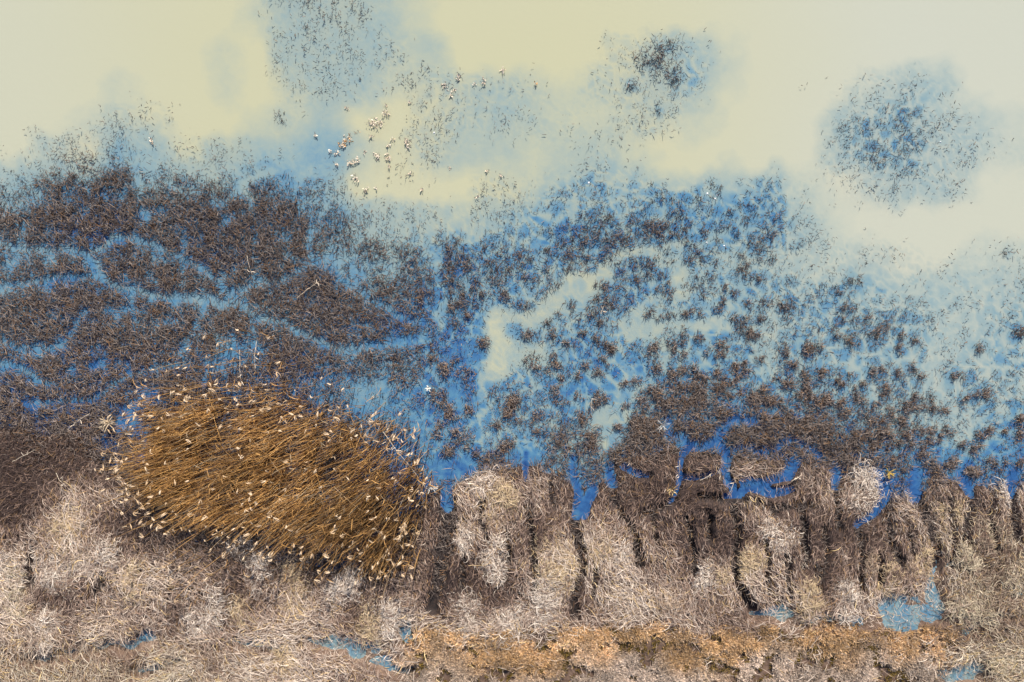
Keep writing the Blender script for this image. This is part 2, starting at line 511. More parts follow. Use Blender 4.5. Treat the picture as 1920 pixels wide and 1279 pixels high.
cool = [(0.0, (0.014, 0.042, 0.160)), (0.20, (0.034, 0.120, 0.315)), (0.40, (0.090, 0.235, 0.390)), (0.60, (0.215, 0.335, 0.385)), (0.80, (0.365, 0.435, 0.420)), (0.97, (0.500, 0.525, 0.465))]  # low stops: blue sky reflection painted as base colour; high stops: silt
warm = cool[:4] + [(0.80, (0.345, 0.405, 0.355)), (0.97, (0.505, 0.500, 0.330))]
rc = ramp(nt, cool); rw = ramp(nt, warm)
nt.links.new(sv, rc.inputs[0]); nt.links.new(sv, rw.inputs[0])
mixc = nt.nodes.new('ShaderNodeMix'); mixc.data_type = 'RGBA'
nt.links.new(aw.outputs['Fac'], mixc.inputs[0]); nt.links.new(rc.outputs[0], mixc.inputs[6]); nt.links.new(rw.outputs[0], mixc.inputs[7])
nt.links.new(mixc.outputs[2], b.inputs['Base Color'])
b.inputs['Roughness'].default_value = 0.12
b.inputs['IOR'].default_value = 1.33
nb = nt.nodes.new('ShaderNodeTexNoise'); nb.inputs['Scale'].default_value = 5.0; nb.inputs['Detail'].default_value = 4
nt.links.new(geo.outputs['Position'], nb.inputs['Vector'])
bp = nt.nodes.new('ShaderNodeBump'); bp.inputs['Strength'].default_value = 0.12; bp.inputs['Distance'].default_value = 0.03
nt.links.new(nb.outputs['Fac'], bp.inputs['Height']); nt.links.new(bp.outputs[0], b.inputs['Normal'])
tr = nt.nodes.new('ShaderNodeBsdfTransparent')
tr.inputs[0].default_value = (0.75, 0.88, 0.95, 1)
ms = nt.nodes.new('ShaderNodeMixShader')
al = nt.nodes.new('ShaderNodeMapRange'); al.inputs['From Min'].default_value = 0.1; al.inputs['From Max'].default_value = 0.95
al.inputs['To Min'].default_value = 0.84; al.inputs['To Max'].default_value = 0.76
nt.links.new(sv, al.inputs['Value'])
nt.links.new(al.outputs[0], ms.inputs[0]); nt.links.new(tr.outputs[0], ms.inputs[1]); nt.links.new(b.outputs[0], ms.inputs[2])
nt.links.new(ms.outputs[0], nt.nodes['Material Output'].inputs['Surface'])

# peat and litter of the bank
M_ground, nt, b = new_mat('peat_and_litter')
at = nt.nodes.new('ShaderNodeAttribute'); at.attribute_name = 'litter'
geo = nt.nodes.new('ShaderNodeNewGeometry')
n1 = nt.nodes.new('ShaderNodeTexNoise'); n1.inputs['Scale'].default_value = 6; n1.inputs['Detail'].default_value = 8; n1.inputs['Roughness'].default_value = 0.7
nt.links.new(geo.outputs['Position'], n1.inputs['Vector'])
sv = math_node('ADD', at.outputs['Fac'], math_node('MULTIPLY', math_node('SUBTRACT', n1.outputs['Fac'], 0.5), 0.8))
r = ramp(nt, [(0.0, (0.012, 0.009, 0.010)), (0.25, (0.045, 0.027, 0.022)), (0.55, (0.14, 0.09, 0.065)), (1.0, (0.30, 0.23, 0.18))])
nt.links.new(sv, r.inputs[0])
am = nt.nodes.new('ShaderNodeAttribute'); am.attribute_name = 'mud'
mixg = nt.nodes.new('ShaderNodeMix'); mixg.data_type = 'RGBA'; mixg.inputs[7].default_value = (0.36, 0.36, 0.27, 1)
nt.links.new(am.outputs['Fac'], mixg.inputs[0]); nt.links.new(r.outputs[0], mixg.inputs[6])
nt.links.new(mixg.outputs[2], b.inputs['Base Color'])
b.inputs['Roughness'].default_value = 0.85
bp = nt.nodes.new('ShaderNodeBump'); bp.inputs['Strength'].default_value = 0.6; bp.inputs['Distance'].default_value = 0.05
nt.links.new(n1.outputs['Fac'], bp.inputs['Height']); nt.links.new(bp.outputs[0], b.inputs['Normal'])

# ------------------------------------------------------------------ setting: ground and water sheets out to the horizon
def pad(a, far):
    lo, hi = a[0], a[-1]
    return np.concatenate([[lo - far, lo - far / 8, lo - far / 60], a, [hi + far / 60, hi + far / 8, hi + far]])
def sheet(name, zfield, attrs, mat):
    xs = pad(wx(gx), 2500.); ys = pad(wy(gy), -2500.)
    X, Y = np.meshgrid(xs, ys)
    e = lambda F: np.pad(F, 3, mode='edge')
    V = np.stack([X, Y, e(zfield)], -1).reshape(-1, 3)
    w, h = len(xs), len(ys)
    i = (np.arange(h - 1)[:, None] * w + np.arange(w - 1)[None]).ravel()
    Q = np.stack([i, i + w, i + w + 1, i + 1], 1)
    return link(name, mesh_data(name, V, Q, mat, attrs={k: e(v) for k, v in attrs.items()}, smooth=True))

heathmask = sstep(0, 50, GYY + 0.8 * WARPY - 1150 - 0.00 * GXX) * sstep(735, 800, GXX + WARPX - 0.5 * np.clip(1200 - GYY, -40, 60)) * (1 - sstep(1700, 1830, GXX + WARPX))
litter = np.clip(0.06 + LAND * (1 - bare) * (0.10 + 0.32 * sstep(2, 8, P)) + 0.25 * puddle, 0, 1)
litter = np.where(heathmask > 0.4, 0.50, litter)
mud = (1 - LAND) * (1 - sstep(0.2, 0.8, C / 9.0)) * sstep(0.3, 0.8, silt_sky_tone)
tag(sheet('ground', Z, {'litter': litter, 'mud': mud}, M_ground), kind='structure')
warmf = 0.9 - 0.75 * sstep(1150, 1750, GXX) + 0.1 * noise(300, 33, 2)  # yellow fades rightward, the grey sky reflection there is painted into the tone
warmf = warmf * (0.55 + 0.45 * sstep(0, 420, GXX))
tag(sheet('water', 0 * Z, {'silt_sky_tone': silt_sky_tone, 'warm': np.clip(warmf, 0, 1)}, M_water), kind='structure')

# ------------------------------------------------------------------ colours of dead plants
def mixcol(a, b, t): return np.asarray(a)[None] * (1 - t[:, None]) + np.asarray(b)[None] * t[:, None]
def stub_col(n, brown):
    t = R.beta(1.2, 2.2, n)
    c = mixcol((0.055, 0.045, 0.046), (0.42, 0.345, 0.30), t)
    rust = (R.random(n) < 0.13 * brown)
    c = np.where(rust[:, None], mixcol((0.16, 0.085, 0.045), (0.33, 0.20, 0.11), R.random(n)), c)
    dim = 0.8 + 0.2 * brown
    return c * dim[:, None]
def grass_col(n, pale):
    k = np.clip(pale + R.normal(0, 0.16, n), 0, 1)
    c = mixcol((0.045, 0.028, 0.025), (0.37, 0.255, 0.20), np.clip(k * 1.45 + R.normal(0, 0.25, n), 0, 1) ** 1.2)
    c2 = mixcol((0.24, 0.160, 0.115), (0.90, 0.78, 0.66), R.random(n) ** 0.85)
    c = c * (1 - sstep(0.35, 0.95, k)[:, None]) + c2 * sstep(0.35, 0.95, k)[:, None]
    y = R.random(n) < 0.10
    return np.where(y[:, None], c * np.array([[1.12, 0.98, 0.6]]), c)

def scatter(n, x0=GX0 + 30, x1=GX1 - 30, y0=GY0 + 30, y1=GY1 - 30):
    return R.uniform(x0, x1, n), R.uniform(y0, y1, n)

# ------------------------------------------------------------------ flooded stubble
# mats between the channels are things of their own: x, y, half length, half width, angle, label
MATS = [
 (90,498,95,34,0,'oval brown reed mat with a blue channel arching over its top'),
 (285,505,110,52,25,'broad rusty reed mat enclosed by two pale blue channels'),
 (392,532,42,30,30,'small reed mat in the wedge where two blue channels meet'),
 (480,455,125,85,10,'large dark brown reed mat with the blue channel bending round its right side'),
 (120,410,130,48,0,'grey brown reed mat above the arching pale channel near the left edge'),
 (290,395,110,45,15,'ragged reed mat just above the start of the diagonal blue channel'),
 (620,590,135,62,20,'wide reed mat below the branching channel, crossed by long straw stems'),
 (720,495,95,60,30,'reed mat of loose straw left of the pale straight channel'),
 (655,470,50,40,0,'thin bluish reed mat between the dark mat and the milky water'),
 (48,590,70,36,0,'reed mat at the left edge below the second blue arm'),
 (175,555,48,26,10,'flat reed mat under the bend of the main pale channel'),
 (205,592,42,20,5,'narrow tawny reed mat with one orange stem lying on it'),
 (278,580,32,26,20,'round dark reed mat beside a short blue side arm'),
 (345,590,44,36,20,'reed mat hanging like a tongue below the main channel'),
 (430,615,55,40,20,'reed mat above the plumes of the golden reed bed'),
 (95,612,42,26,0,'low reed mat ringed by the hooked blue channel'),
 (160,620,38,28,10,'dark hump of reed mat right of the hooked blue channel'),
 (280,645,70,30,0,'reed mat broken up by bright blue puddles'),
 (120,695,80,32,0,'mat of pale tangled stems between two left hand channels'),
 (50,735,60,20,10,'thin strip of reed mat under the lowest left channel'),
 (205,705,44,22,-10,'reed mat wedged in the fork before the golden reeds'),
 (1310,805,36,22,0,'sodden brown mat boxed in by dark blue threads of water'),
 (1318,868,38,30,0,'rounded sodden mat inside a loop of dark blue water'),
 (1415,808,52,28,0,'rust brown sodden mat above a curling blue thread'),
 (1425,872,52,28,0,'grey brown sodden mat with blue pools on its lower edge'),
 (1515,815,42,22,0,'sodden mat touching the open milky water on the right'),
 (1205,845,60,40,10,'sodden mat beside the broad blue inlet'),
 (1195,915,70,30,0,'straw strewn sodden mat between two thin blue threads'),
]
def mat_of(px, py):
    best = np.full(px.shape, 1.08); idx = np.full(px.shape, -1)
    for i, (x, y, a, b_, an, _) in enumerate(MATS):
        c, s = math.cos(math.radians(an)), math.sin(math.radians(an))
        u = (px - x) * c + (py - y) * s; v = -(px - x) * s + (py - y) * c
        q = np.hypot(u / a, v / b_)
        m = q < best
        best[m] = q[m]; idx[m] = i
    return idx

cov = C / 9.0
MATZONE = [(1150,800),(1180,785),(1250,792),(1370,786),(1470,782),(1560,800),(1590,850),(1560,900),(1400,935),(1250,940),(1160,930)]
inmat = inside(MATZONE, GXX + 0.9 * WARPX, GYY + 0.9 * WARPY).astype(float)
cov = np.maximum(cov, 0.93 * inmat)
dens = np.clip(cov + clumpn * (0.34 + 0.16 * (GYY > 440)) * np.clip(cov * 2.2, 0, 1) * (1 - sstep(0.75, 1, cov) * 0.55), 0, 1)
dens = np.where(cov < 0.02, 0, dens)
cells = np.maximum(cells, 0.95 * inmat)
cells = np.maximum(cells, 0.8 * wr * sstep(0.88, 1.0, cov))
dens = sstep(0.06, 0.82, dens) * (cells * (1.15 * wr + (1 - wr)) * (1 - LAND) + LAND)
dens = np.clip(dens * (1 + 0.7 * sstep(0.58, 0.72, silt_sky_tone)), 0, 1)
dens = dens * (1 - np.clip(1.1 * chan, 0, 1)) * (1 - 0.98 * threadw) * (1 - 0.7 * LAND) * (1 - sstep(0.15, 0.6, puddle))

def stub_blades(px, py, sc=1.0):
    n = len(px)
    c = samp(cov, px, py); s = samp(silt_sky_tone, px, py)
    brown = sstep(0.1, 0.65, c) * (0.65 + 0.35 * sstep(300, 640, py))
    matted = sstep(0.50, 0.85, c)
    ln = R.uniform(0.12, 0.32, n) * (0.8 + 0.9 * matted) * (1 - 0.4 * sstep(0.55, 0.72, s)) * sc
    lean = R.normal(0, 1, (n, 2)) * (0.42 - 0.05 * matted)[:, None]
    wet = R.random(n) < np.maximum(0.80 * (1 - sstep(0.25, 0.75, c)), 0.96 * sstep(0.56, 0.72, s))          # stems that end below the surface
    ztip = np.where(wet, R.uniform(-0.16, 0.03, n), R.uniform(0.05, 0.42, n) * (0.28 + 0.72 * sstep(0.4, 0.85, c)) * sc)
    flat = R.random(n) < 0.12 + 0.38 * matted
    zb = np.where(flat, R.uniform(0.02, 0.22, n), -0.12)
    ztip = np.where(flat, zb + R.uniform(-0.05, 0.16, n), ztip)
    ang = R.uniform(0, 2 * np.pi, n)
    lx = np.where(flat, np.cos(ang) * ln, lean[:, 0] * ln * 1.5); ly = np.where(flat, np.sin(ang) * ln, lean[:, 1] * ln * 1.5)
    base = np.stack([wx(px), wy(py), zb], 1)
    d = np.stack([lx, ly, ztip - zb], 1)
    bend = R.normal(0, 0.035, (n, 3))
    w = R.uniform(0.018, 0.040, n)
    return base, d, w, stub_col(n, brown), bend

px, py = scatter(900000, y1=1120)
ok = R.random(len(px)) < samp(dens, px, py) * (0.75 + 0.25 * sstep(0.5, 0.9, samp(cov, px, py)))
px, py = px[ok], py[ok]
mid = mat_of(px, py)
mid[samp(cov, px, py) < 0.5] = -1
far = mid < 0
base, d, w, col, bend = stub_blades(px, py)
V, T, Cc = spikes(base[far], d[far], w[far], col[far], bend[far])
tag(link('flooded_stubble', mesh_data('flooded_stubble', V, T, M_stub, Cc)), 'dark dead reed stubble standing scattered through the silty water', 'reed stubble', kind='stuff')
for i, (x, y, a, b_, an, lab) in enumerate(MATS):
    m = mid == i
    if m.sum() < 20: continue
    o = np.array([[wx(x), wy(y), 0.0]])
    V, T, Cc = spikes(base[m] - o, d[m], w[m], col[m], bend[m])
    tag(link('reed_mat', mesh_data('reed_mat', V, T, M_stub, Cc), loc=o[0]), lab, 'reed mat', 'mats of flattened dead reed between the channels')

# ------------------------------------------------------------------ sedge clumps
SPECIAL = {
 (956,747): 'straw topped sedge clump, pale bent stems crossing it, below the beige gap',
 (994,676): 'dark sedge clump hugging the right bank of the beige gap',
 (1361,770): 'square shaped brown sedge clump ringed by deep blue water',
 (1254,766): 'flat grey brown sedge clump above the white starry plant',
 (1536,748): 'wide triangular sedge clump at the edge of the milky water',
 (1331,774): 'small bright orange sedge clump beside a square brown one',
 (1654,808): 'lower half of the long dark sedge clump slanting through pale water',
 (1641,788): 'upper half of the long dark sedge clump slanting through pale water',
 (1609,889): 'broad sedge clump joining the bank',
 (840,814): 'big heart shaped sedge clump at the lower end of the blue channel, left lobe',
 (877,824): 'big heart shaped sedge clump at the lower end of the blue channel, right lobe',
 (967,479): 'rusty forked sedge clump standing right of a rounder clump',
 (906,552): 'compact rust red sedge clump above the beige gap',
 (948,550): 'upright rusty sedge clump right of the compact red one',
 (530,222): 'lone blue patch of drowned sedge above the left marsh',
 (1215,493): 'dark sedge clump under the bend of a pale curved channel',
 (1395,504): 'isolated ragged sedge clump alone in milky blue water',
 (1883,474): 'lonely faint sedge clump near the right edge',
 (1706,765): 'dark spiky sedge clump with a pale gap on both sides',
 (1765,769): 'rightmost brown sedge clump facing open milky water',
}
def clump_group(x, y, r):
    size = 'small' if r <= 10 else 'bushy'
    if y < 240: return f'{size} grey sedge clump drowned in the pale upper pool'
    if x < 930 and y < 640: return f'{size} russet sedge clump beside the straight pale channel'
    if x < 930: return f'{size} brown sedge clump along the lower blue channel'
    if x < 1200 and y < 640: return f'{size} sedge clump between the milky streaks in mid water'
    if x < 1200: return f'{size} brown sedge clump in the deep blue pool'
    if y < 480: return f'{size} blue tinged sedge clump near the silty peninsula edge'
    if x < 1570 and y < 610: return f'{size} dark sedge clump in the pale shallows'
    if x < 1570 and y < 690: return f'{size} sedge clump where pale water turns blue'
    if x < 1570: return f'{size} brown sedge clump crowding towards the bank'
    if y < 690: return f'{size} faint sedge clump thinning into the milky right shallows'
    if x < 1790: return f'{size} dark sedge clump dotted over the pale right water'
    return f'{size} bluish sedge clump by the right edge of the marsh'

for (x, y, r) in CLUMPS:
    s = float(samp(S_base, np.array([x]), np.array([y]))[0])
    brown = float(np.clip(0.25 + (y - 380) / 450, 0.25, 1) * (1 - sstep(6.0, 8.0, np.array([s]))[0] * 0.5))
    n = int(0.55 * r * r * (0.35 + 0.8 * brown)) + 10
    # several lobes give a ragged outline
    k = R.integers(3, 7)
    lob = R.normal(0, 0.50, (k, 2)) * [1, R.uniform(0.6, 1.1)]
    li = R.integers(0, k, n)
    q = (lob[li] + R.normal(0, 0.27, (n, 2))) * r * PX * 0.9
    rad = unit(np.c_[q, np.zeros(n)] + 1e-4)[:, :2]
    ln = R.uniform(0.12, 0.34, n) * (0.7 + r / 40)
    hz = np.where(R.random(n) < 0.25 * (1.3 - brown), R.uniform(-0.1, 0.03, n), R.uniform(0.06, 0.34, n) * (0.5 + 0.5 * brown))
    base = np.c_[q, np.full(n, -0.10)]
    ang = R.uniform(0, 6.283, n)
    d = np.c_[(rad * 0.1 + 0.6 * np.c_[np.cos(ang), np.sin(ang)]) * ln[:, None], hz + 0.10]
    top = R.random(n) < 0.35 * brown
    base[top, 2] = R.uniform(0.05, 0.25, top.sum()); d[top, 2] = R.uniform(-0.06, 0.08, top.sum())
    col = stub_col(n, np.full(n, brown)) * (0.8 + 0.45 * brown)
    V, T, Cc = spikes(base, d, R.uniform(0.02, 0.042, n), col, R.normal(0, 0.03, (n, 3)))
    o = link('sedge_clump', mesh_data('sedge_clump', V, T, M_stub, Cc), loc=(wx(x), wy(y), 0))
    if (x, y) in SPECIAL: tag(o, SPECIAL[(x, y)], 'sedge clump', 'sedge clumps standing in the water')
    else:
        lab = clump_group(x, y, r)
        tag(o, lab, 'sedge clump', lab.replace('clump', 'clumps'))

# ------------------------------------------------------------------ dead grass on the bank
REED = [(235,790),(290,765),(350,742),(420,728),(480,735),(560,760),(640,780),(700,800),(770,840),(800,880),(790,920),(775,960),(745,1020),(725,1060),(690,1085),(600,1060),(520,1045),(450,1005),(390,1025),(330,1005),(270,970),(232,920),(215,870),(222,820)]
flown = noise(75, 51, 2)
nearditch = np.zeros(GXX.shape)
for pts, hw, v in THREADS: nearditch = np.maximum(nearditch, 1 - sstep(hw, hw * 2 + 12, poly_dist(pts, 0.45)))
for pts, hw in DITCHES: nearditch = np.maximum(nearditch, 1 - sstep(hw, hw * 3 + 14, poly_dist(pts, 0.35)))
def ground_grass(n_try):
    px, py = scatter(n_try, y0=700)
    land = samp(LAND, px, py); dt = samp(bare, px, py); pu = samp(puddle, px, py); hm = samp(heathmask, px, py); th = samp(threadw, px, py)
    p = np.clip(land * 1.3 - 0.2, 0, 1) * (1 - 0.97 * dt) * (1 - 0.74 * sstep(0.2, 0.8, pu)) * (1 - 0.95 * hm) * (1 - 0.96 * th)
    p *= 0.72 + 0.28 * sstep(-0.5, 0.3, samp(clumpn, px, py))
    ok = R.random(n_try) < p
    px, py = px[ok], py[ok]; n = len(px)
    pale = np.clip(samp(P, px, py) / 9 - 0.06 + 0.30 * samp(flown, px * 1.0, py) + 0.10 * samp(clumpn, px, py), 0, 1)
    ang = np.pi / 2 + samp(flown, px, py) * 1.5 * (1 - 0.8 * samp(nearditch, px, py)) + R.normal(0, 1, n) * (0.75 - 0.45 * np.clip(samp(nearditch, px, py), 0, 1)) + np.where(R.random(n) < 0.5, np.pi, 0)
    ang += np.where(py > 1140, 1.2, 0)
    ln = R.uniform(0.22, 0.75, n) * (0.75 + 0.4 * pale)
    ln *= (1 - 0.5 * samp(nearditch, px, py)) * (1 - 0.4 * sstep(0.15, 0.6, pu[ok]))
    zb = samp(Z, px, py) + R.uniform(0.0, 0.16, n) * (0.5 + pale)
    base = np.stack([wx(px), wy(py), zb], 1)
    d = np.stack([np.cos(ang) * ln, np.sin(ang) * ln, R.uniform(-0.06, 0.12, n)], 1)
    side = np.stack([-np.sin(ang), np.cos(ang), 0 * ang], 1)
    bend = side * (R.normal(0, 0.12, n) * ln)[:, None] + np.array([[0, 0, 1.]]) * R.uniform(0, 0.12, n)[:, None]
    w = R.uniform(0.010, 0.025, n)
    gcol = grass_col(n, pale)
    gr = np.clip(sstep(1150, 1260, py) * (1 - sstep(250, 560, px)) + sstep(1690, 1850, px) * sstep(920, 1020, py), 0, 1) * R.uniform(0.2, 1.0, n)
    gcol = gcol * (1 - gr[:, None] * np.array([[0.08, 0.02, 0.14]]))
    return leaves(base, d, w, gcol, bend, 3, 0.35)
V, T, Cc = ground_grass(270000)
tag(link('matted_grass', mesh_data('matted_grass', V, T, M_grass, Cc)), 'matted brown and straw coloured dead grass covering the bank', 'dead grass', kind='stuff')

# ------------------------------------------------------------------ pale grass tussocks on the bank: x, y, radius, tone (w white, y yellowish, g grey green, b tawny), label
TUSS = [
 (908,905,20,'w','white curly grass tussock at the water edge, like a tangled wig'),
 (928,938,26,'y','pale yellow grass tussock just below the curly white one'),
 (878,1006,20,'w','arched whitish tussock right of the long dark ditch'),
 (912,1008,22,'w','bleached tussock combed to the right beside the thin ditch'),
 (935,1045,28,'w','tall bleached tussock against the left side of the thin dark ditch'),
 (1045,1050,34,'y','big straw yellow tussock between the two dark ditches'),
 (1035,1085,36,'w','big white tussock with coiled blades at the foot of the ditches'),
 (1190,1000,22,'y','yellow crowned tussock at the tip of a dark peat gash'),
 (1122,1024,24,'y','straw tussock spreading right of the forked ditch'),
 (1166,1030,18,'w','star shaped pale tussock left of a short black hole'),
 (1314,1066,22,'w','bright white knot of grass in brown turf'),
 (1345,1085,18,'y','yellowish tussock at the left lip of the long straight ditch'),
 (1408,1055,28,'y','golden oval tussock squeezed between two dark ditches'),
 (1462,1000,24,'w','grey white tussock with blades fanning upward'),
 (1505,1045,24,'w','silvery tussock combed downhill in the brown turf'),
 (1612,928,28,'w','bright tussock beside the forked blue inlet'),
 (1655,1100,26,'y','wide straw tussock just above the grey puddle'),
 (1510,1118,24,'y','straw coloured tussock with a dark notch on its right'),
 (1572,1112,22,'w','white fanned tussock with crossing long blades'),
 (1632,1040,22,'b','tawny tussock right of the blue inlet fork'),
 (1722,1050,22,'y','bright yellow white tussock above the small blue pool'),
 (1790,965,30,'y','pale tussock between two dark inlets near the right'),
 (1798,1035,26,'g','grey green tussock spreading over a small blue puddle'),
 (1862,1005,32,'g','large greenish straw tussock near the right edge'),
 (1880,925,14,'w','small white tussock surrounded by blue water'),
 (1822,1115,34,'g','star shaped greenish tussock on the wet ground at right'),
 (1905,1065,24,'g','greenish tussock cut by the right edge'),
 (140,985,28,'y','cream tussock left of the golden reeds'),
 (100,1062,30,'w','pale tussock with a black hollow on its left'),
 (165,1050,22,'w','bluish white tussock between the black hollows'),
 (38,1062,28,'w','bleached tussock near the left edge by a black hollow'),
 (214,1042,22,'w','pale tussock tucked under the left reed plumes'),
 (262,1095,20,'y','cream tussock beside the tawny brown patch'),
 (452,1030,22,'w','white tuft rising into the lower edge of the reeds'),
 (480,1072,24,'w','silver tussock below the notch in the reed bed'),
 (385,1150,28,'w','wide grey white tussock below the stray reed plumes'),
 (450,1135,22,'y','straw tussock with a small dark gap at its heart'),
 (560,1100,26,'y','straw tussock under the middle of the reed bed'),
 (640,1105,22,'w','pinkish white tussock below the reed bed'),
 (668,1095,18,'w','pale upright tussock left of the brown corner'),
 (745,1150,26,'w','white tussock combed sideways above a grey puddle'),
 (700,1168,24,'y','cream tussock left of the grey puddle'),
 (888,1150,26,'w','flattened white tussock below the long ditch'),
 (952,1165,22,'w','dusty white tussock above the orange heath'),
 (1015,1148,24,'w','white tussock left of the reddish soil'),
 (1240,1125,22,'b','tawny tussock with spread blades in the lower turf'),
 (1175,1120,20,'b','dull tussock right of the reddish soil'),
 (530,1238,24,'y','combed cream tussock at the bottom below the blue strip'),
 (345,1238,20,'g','grey tussock at the bottom left of the combed one'),
 (100,1170,24,'w','pale tussock above the faint puddles at bottom left'),
 (40,1130,24,'g','greenish grey tussock at the lower left edge'),
 (1885,1220,28,'g','grey green tussock in the lower right corner'),
]
TONE = {'w': ((0.30, 0.23, 0.18), (0.90, 0.80, 0.69)), 'y': ((0.38, 0.28, 0.16), (0.66, 0.52, 0.34)), 'g': ((0.27, 0.22, 0.14), (0.66, 0.56, 0.41)), 'b': ((0.27, 0.19, 0.13), (0.50, 0.39, 0.29))}
for (x, y, r, tone, lab) in TUSS:
    rm = r * PX
    n = int(1.25 * r * r) + 70
    k = int(R.integers(5, 9))
    comb = R.uniform(0, 6.283) if r < 20 else math.pi / 2 + R.normal(0, 0.6) + (math.pi if R.random() < 0.6 else 0)
    lob = R.normal(0, 0.58, (k, 2)) * [0.75, 1.1]; lcomb = comb + R.normal(0, 0.9, k); lh = R.uniform(0.04, 0.22, k)
    li = R.integers(0, k, n)
    off = R.normal(0, 0.40, (n, 2))
    q = (lob[li] + off) * rm
    t = np.clip(np.linalg.norm(off, axis=1) / 0.6, 0, 1)
    base = np.c_[q, lh[li] * (1 - t ** 2) + R.uniform(0, 0.08, n)]
    keep = samp(bare, x + q[:, 0] / PX, y - q[:, 1] / PX) < 0.25
    q, li, off, t, n = q[keep], li[keep], off[keep], t[keep], int(keep.sum())
    base = base[keep]
    a2 = np.where(R.random(n) < 0.8, lcomb[li] + R.normal(0, 0.75, n), np.arctan2(off[:, 1], off[:, 0]) + R.normal(0, 0.9, n))
    ln = R.uniform(0.4, 1.05, n) * (0.24 + 0.45 * rm) * (1 - 0.4 * samp(nearditch, x + q[:, 0] / PX, y - q[:, 1] / PX))
    dirv = np.c_[np.cos(a2), np.sin(a2), np.zeros(n)]
    d = dirv * ln[:, None]; d[:, 2] = R.uniform(-0.14, 0.05, n)
    side = np.c_[-dirv[:, 1], dirv[:, 0], np.zeros(n)]
    bend = side * (R.normal(0, 0.28, n) * ln)[:, None]; bend[:, 2] += R.uniform(0.0, 0.10, n)
    col = mixcol(TONE[tone][0], TONE[tone][1], R.random(n) ** 0.8)
    dark = R.random(n) < 0.22
    col[dark] = grass_col(dark.sum(), np.full(dark.sum(), 0.35))
    V, T, Cc = leaves(base, d, R.uniform(0.011, 0.024, n), col, bend, 4, 0.35)
    z0 = max(float(samp(Z, np.array([x]), np.array([y]))[0]), -0.02)
    tag(link('grass_tussock', mesh_data('grass_tussock', V, T, M_grass, Cc), loc=(wx(x), wy(y), z0)), lab, 'grass tussock', 'pale grass tussocks on the bank')

# ------------------------------------------------------------------ low heath along the bottom
px, py = scatter(52000, 650, 1900, 1130, 1480)
ridge = noise(22, 61, 2) + 0.35 * noise(50, 62, 2)
ok = (samp(heathmask, px, py) > R.uniform(0.25, 0.9, len(px))) & (samp(ridge, px, py) > R.uniform(-0.85, 0.10, len(px)))
px, py = px[ok], py[ok]
tn = len(px); per = 11
orange = np.clip(1 - sstep(1195, 1255, py + 40 * samp(noise(90, 63, 2), px, py)), 0, 1)
tc = mixcol((0.68, 0.55, 0.45), (0.68, 0.43, 0.21), np.clip(orange * R.uniform(0.5, 1.2, tn), 0, 1)) * (R.uniform(0.6, 1.2, tn) * (0.85 + 0.35 * samp(noise(40, 66, 2), px, py)))[:, None]
olive = samp(ridge, px, py) < -0.42
tc[olive] = np.array([[0.17, 0.115, 0.03]]) * R.uniform(0.6, 1.3, olive.sum())[:, None]
hz = samp(Z, px, py) + 0.05 + 0.14 * np.clip(samp(ridge, px, py) + 0.4, 0, 1.2)
bx = np.repeat(wx(px), per) + R.normal(0, 0.035, tn * per); by = np.repeat(wy(py), per) + R.normal(0, 0.035, tn * per)
base = np.stack([bx, by, np.repeat(hz, per)], 1)
d = np.c_[R.normal(0.01, 0.075, tn * per), R.normal(0.03, 0.075, tn * per), R.uniform(0.03, 0.12, tn * per)]
V, T, Cc = leaves(base, d, R.uniform(0.018, 0.038, tn * per), np.repeat(tc, per, 0) * R.uniform(0.65, 1.25, tn * per)[:, None], np.c_[R.normal(0, 0.02, (tn * per, 2)), R.uniform(0, 0.03, tn * per)], 3, 0.6)
tag(link('heath_cover', mesh_data('heath_cover', V, T, M_heath, Cc)), 'low orange and pale pink heath growing along the bottom edge', 'heath', kind='stuff')

# ------------------------------------------------------------------ the golden reed bed
def reed_pts(n):
    x = R.uniform(150, 860, n); y = R.uniform(620, 1130, n)
    return x, y
RB = [(960 + (x - 960) * 0.93, 640 + (y - 640) * 0.93) for x, y in REED]
rd = poly_dist(RB + RB[:1], 0.6)
rin = np.where(inside(RB, GXX + 0.6 * WARPX, GYY + 0.6 * WARPY), 1, -1) * rd
gap = noise(34, 71, 2)
reedp = sstep(-45, 55, rin + 44 * noise(40, 73, 3)) ** 1.5 * (0.18 + 0.82 * sstep(-0.7, 0.35, gap))
# a thin scatter of stems north of the bed
thin = np.exp(-(((GXX - 430) / 95) ** 2 + ((GYY - 690) / 42) ** 2)) * 0.13 + np.exp(-(((GXX - 735) / 60) ** 2 + ((GYY - 900) / 110) ** 2)) * 0.26 + np.exp(-(((GXX - 330) / 60) ** 2 + ((GYY - 760) / 40) ** 2)) * 0.18
reedp = np.maximum(reedp, thin)

def plume_parts(n, size, col_lo=(0.44, 0.30, 0.17), col_hi=(0.76, 0.60, 0.43)):
    """one drooping seed head, tip leaves falling to one side, at the origin"""
    a = R.normal(0, 0.45, n)
    L = size * R.uniform(0.5, 1.0, n)
    d = np.c_[np.cos(a) * L, np.sin(a) * L * 0.6, R.uniform(-0.5, 0.15, n) * L]
    base = np.c_[R.normal(0, 0.01, (n, 2)), R.uniform(-0.08, 0.03, n)]
    bend = np.c_[R.normal(0, 0.02, (n, 2)), R.uniform(0.01, 0.08, n)]
    col = mixcol(col_lo, col_hi, R.random(n))
    return leaves(base, d, R.uniform(0.022, 0.042, n), col, bend, 3, 0.4)

def reed_col(n):
    t = R.beta(0.9, 1.7, n)
    c = mixcol((0.075, 0.030, 0.010), (0.80, 0.46, 0.16), t)
    g = R.random(n) < 0.12
    return np.where(g[:, None], mixcol((0.20, 0.155, 0.105), (0.42, 0.33, 0.22), R.random(n)), c)

